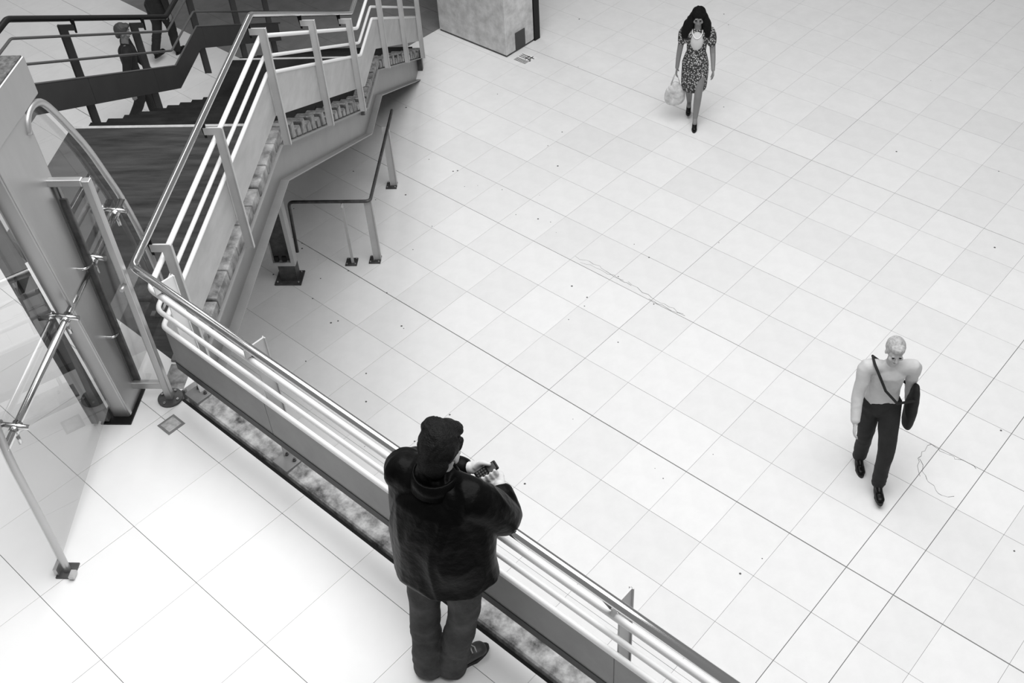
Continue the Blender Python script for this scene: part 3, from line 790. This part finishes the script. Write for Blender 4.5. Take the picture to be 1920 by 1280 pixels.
# --- walking figure builder
def walker(pos, f, H, lean, swing, label, top, bottom, hair, stance_fwd=.14, back_fwd=-.22, back_lift=.12, arms=(.25, -.25), skirt=False, long_hair=False,
           shoe_m='black', skin='skin', legs_bare=False, female=False, fold=.004, heel=0.0, sleeves=True, elb=(.25, .25), front='L', trm=None):
    k = H/1.72; f = Vector(f).normalized(); r = Vector((f.y, -f.x, 0)); pos = Vector(pos)
    sx = -1 if front == 'L' else 1
    hip = pos+Z*(.90*k+heel)+f*lean*.3; nk = pos+Z*(1.43*k+heel)+f*lean; hc = nk+Z*.145*k+f*.025
    hips = [hip-r*.09*k, hip+r*.09*k]; fi = 0 if front == 'L' else 1; bi = 1-fi
    an = [None, None]; kn = [None, None]
    an[fi] = pos+r*(.05 if fi else -.05)+f*stance_fwd+Z*(.085+heel); an[bi] = pos+r*(.05 if bi else -.05)+f*back_fwd+Z*(.085+heel+back_lift)
    for i in (0, 1):
        mid = (hips[i]+an[i])/2; kn[i] = mid+f*(.05 if i == fi else .10)+Z*.01
    shw = (.165 if female else .195)*k
    sh = [nk-r*shw-Z*.075*k, nk+r*shw-Z*.075*k]; el = [None, None]; wr = [None, None]
    for i in (0, 1):
        sg = -1 if i == 0 else 1
        a = arms[i]; e = elb[i]
        el[i] = sh[i]+(-Z*math.cos(a)+f*math.sin(a))*.29*k+r*sg*.055
        wr[i] = el[i]+(-Z*math.cos(a+e)+f*math.sin(a+e))*.25*k+r*sg*.02
    b = MB(); tw = .9 if female else 1
    b.limb([hip, hip+(nk-hip)*.35, hip+(nk-hip)*.75, nk-Z*.06], [.135*k, .115*k*tw, .140*k*tw, .08*k], (f, .68))
    b.limb([nk-Z*.06, hc-Z*.06], [.050*k, .048*k]); head_blob(b, hc, f+Z*-.25, k*.97)
    for i in (0, 1):
        sg = -1 if i == 0 else 1
        b.limb([nk-Z*.07, sh[i], el[i], wr[i]], [.05*k, .048*k, .037*k, .025*k])
        hand_blob(b, wr[i], wr[i]-el[i], -r*sg, side=-sg, curl=.55, sc=.92*k)
        b.limb([hips[i], kn[i], (kn[i]+an[i])/2+f*-.015, an[i], an[i]+f*.07-Z*.04], [.082*k, .055*k, .050*k, .034*k, .028*k])
    me = remesh(b, .0055, 2, name='person')
    p = put('person', me, skin); tag(p, label, 'person')
    # top
    t = MB()
    t.limb([hip+Z*.02, hip+(nk-hip)*.35, hip+(nk-hip)*.75, nk-Z*.055], [.160*k*tw, .140*k*tw, .160*k*tw, .085*k], (f, .72), seg=24)
    for i in (0, 1):
        end = el[i] if not sleeves else wr[i]-(wr[i]-el[i]).normalized()*.03
        mid = (sh[i]+el[i])/2
        pts = [nk-Z*.085, sh[i], mid] if not sleeves else [nk-Z*.085, sh[i], mid, el[i], end]
        t.limb(pts, [.06*k, .068*k, .060*k] if not sleeves else [.06*k, .068*k, .060*k, .052*k, .040*k])
    tm_ = remesh(t, .009, 2, (fold, (9, 9, 6)), 'top')
    eyes(hc, f+Z*-.25, p, k*.97)
    return p, dict(hip=hip, nk=nk, hc=hc, hips=hips, kn=kn, an=an, sh=sh, el=el, wr=wr, k=k, f=f, r=r), tm_
def trousers(p, d, m, label=None):
    t = MB(); k = d['k']
    t.limb([d['hip']+Z*.05, d['hip']-Z*.05], [.155*k, .155*k], (d['f'], .78), seg=20)
    for i in (0, 1):
        t.limb([d['hips'][i], (d['hips'][i]+d['kn'][i])/2, d['kn'][i], (d['kn'][i]+d['an'][i])/2, d['an'][i]+Z*.01], [.100*k, .092*k, .074*k, .068*k, .062*k], seg=18)
    put('trousers', remesh(t, .008, 2, (.005, (8, 8, 7)), 'trousers'), m, p, label)
def short_hair(p, d, m, label):
    b = MB(); M = frame(d['f']+Z*-.25); c = d['hc']; k = d['k']
    def q(x, y, z): return c+M @ Vector((x, y, z))*k
    b.ell(q(0, -.026, .036), (.083*k, .095*k, .094*k), M); b.ell(q(0, -.062, -.02), (.064*k, .045*k, .07*k), M); b.ell(q(0, .036, .092), (.06*k, .05*k, .03*k), M)
    put('hair', remesh(b, .006, 2, (.003, (30, 30, 16)), 'hair'), m, p, label)
def shoes(p, d, m='black', heel=0.0, pitch=(0, 0), L_=.26, W_=.09):
    for i in (0, 1):
        base = d['an'][i]-Z*(.085+heel)-d['f']*.055
        o = shoe(base, d['f'], p, m, L_=L_, W_=W_, heel=heel, low=heel > 0)

# woman crossing the lower floor
TC = Vector((.70, -.71, 0)); FW = Vector((.50, -.80, 0))
wp, wd, wt = walker((.585, 5.09, G), FW, 1.66, .02, 0, 'woman with long black hair, patterned dress and pale carrier bag walking far across the floor', 'dress', None, 'black',
                    stance_fwd=.12, back_fwd=-.20, back_lift=.06, arms=(.15, -.02), female=True, skin='skin_tan', heel=.05, sleeves=False, elb=(.9, .12), front='L')
put('blouse', wt, 'dress_print', wp)
k = wd['k']; b = MB(); h = wd['hip']
b.limb([h+Z*.16, h, h-Z*.18, h-Z*.36], [.120, .172, .175, .165], (wd['f'], .78), seg=24)
dm = remesh(b, .009, 2, (.004, (10, 10, 4)), 'skirt'); bm = bmesh.new(); bm.from_mesh(dm); cut(bm, h-Z*.40, Vector((0, 0, -1))); bm.to_mesh(dm); bm.free()
put('skirt', dm, 'dress_print', wp, 'knee-length printed skirt')
b = MB(); c = wd['nk']-Z*.15+wd['f']*.062
b.ell(c-Z*.02, (.085, .062, .13), frame(wd['f'])); put('top_inset', remesh(b, .008, 1, name='inset'), 'white_cloth', wp, 'white top at the neckline')
b = MB(); pts = []
for q in range(13):
    a = math.pi*(q/12); pts.append(wd['nk']+wd['r']*math.cos(a)*.065+wd['f']*(.05+.075*math.sin(a))-Z*(.02+.085*math.sin(a)))
b.tube(pts, .006, 8); obj('necklace', b, 'paint_white', wp, label='white necklace')
b = MB(); c = wd['hc']; f = wd['f']; r = wd['r']
M = frame(f+Z*-.25)
b.ell(c+M @ Vector((0, -.03, .035)), (.090, .100, .095), M)
b.limb([c-r*.055+Z*.03-f*.02, c-r*.105-Z*.10-f*.01, c-r*.140-Z*.24+f*.0], [.045, .060, .045]); b.limb([c+r*.055+Z*.03-f*.02, c+r*.115-Z*.10-f*.01, c+r*.165-Z*.25+f*.0], [.045, .065, .055])
b.limb([c-f*.06, c-f*.09-Z*.15, c-f*.10-Z*.28], [.07, .09, .07])
put('hair', remesh(b, .007, 2, (.006, (22, 22, 5)), 'hair'), 'hair', wp, 'long black hair')
shoes(wp, wd, 'black', heel=.05, L_=.22, W_=.075)
hd = wd['wr'][1]+(wd['wr'][1]-wd['el'][1]).normalized()*.09
bag = thing('carrier_bag', hd-Z*.40, 'pale carrier bag hanging from the hand of the long-haired woman', 'bag')
b = MB(); b.limb([hd-Z*.16, hd-Z*.24, hd-Z*.36], [.06, .13, .14], (TC, .45), seg=20); put('bag_body', remesh(b, .010, 1, (.008, (10, 10, 8)), 'bag'), 'bag_pale', bag)
rr_ = Vector((.71, .70, 0))
b = MB()
for q in (-.012, .012): b.tube(bend([hd-Z*.15-rr_*.06+TC*q, hd+Z*.0-rr_*.015+TC*q, hd+Z*.0+rr_*.015+TC*q, hd-Z*.15+rr_*.06+TC*q], .02), .005, 6)
obj('handles', b, 'bag_pale', bag)

# striding person near the right edge
RP = Vector((5.346, 1.158, G))
rp, rd, rt_ = walker(RP, Vector((.62, -.78, 0)), 1.72, .03, 0, 'striding person in pale top and black trousers with a shoulder bag, near right edge', 'top', None, 'grey',
                     stance_fwd=-.02, back_fwd=.36, back_lift=.06, arms=(-.28, .32), elb=(.5, .4), front='R')
put('shirt', rt_, 'shirt_pale', rp, 'pale long-sleeved top')
trousers(rp, rd, 'black_cloth', 'black trousers'); short_hair(rp, rd, 'hair_grey', 'short grey hair'); shoes(rp, rd, 'black')
f = rd['f']; r = rd['r']
# (front shoulder, to the picture's right, carries the bag)
bc = rd['hip']-r*.27-Z*.02+f*.05
sb = thing('shoulder_bag', bc-Z*.20, 'dark shoulder bag worn across the striding person near right edge', 'bag')
b = MB(); b.limb([bc+Z*.22, bc, bc-Z*.20], [.06, .11, .09], (r, .5), seg=18); put('bag_body', remesh(b, .009, 1, (.004, (9, 9, 9)), 'bag'), 'black_cloth', sb)
b = MB(); shp = rd['sh'][1]+Z*.075-r*.04
b.tube([bc+Z*.15+f*.07, rd['hip']+f*.150+Z*.12-r*.10, rd['nk']+f*.155-Z*.22+r*.04, shp+f*.05+Z*.01, shp-f*.05+Z*.01, rd['nk']-f*.155-Z*.20, bc+Z*.15-f*.07], .012, 8)
obj('strap', b, 'black_cloth', sb, label='dark diagonal strap')

# two people beyond the stair
for pos, f_, lab, kw in (((-5.31, .31, G), (.45, .75, 0), 'person in black coat walking beyond the far stair railing, whole figure between its posts', dict(front='L')),
                         ((-6.85, 1.75, G), (-.3, .9, 0), 'person in black cut by the top edge behind the far stair railing', dict(front='R'))):
    pp, pd, pt = walker(pos, f_, 1.68, .03, 0, lab, 'coat', None, 'black', skin='skin_tan', **kw)
    put('coat', pt, 'black_cloth', pp, 'black coat'); trousers(pp, pd, 'black_cloth'); short_hair(pp, pd, 'plate_grey' if pos[0] > -6.5 else 'hair', 'short dark hair'); shoes(pp, pd, 'black')
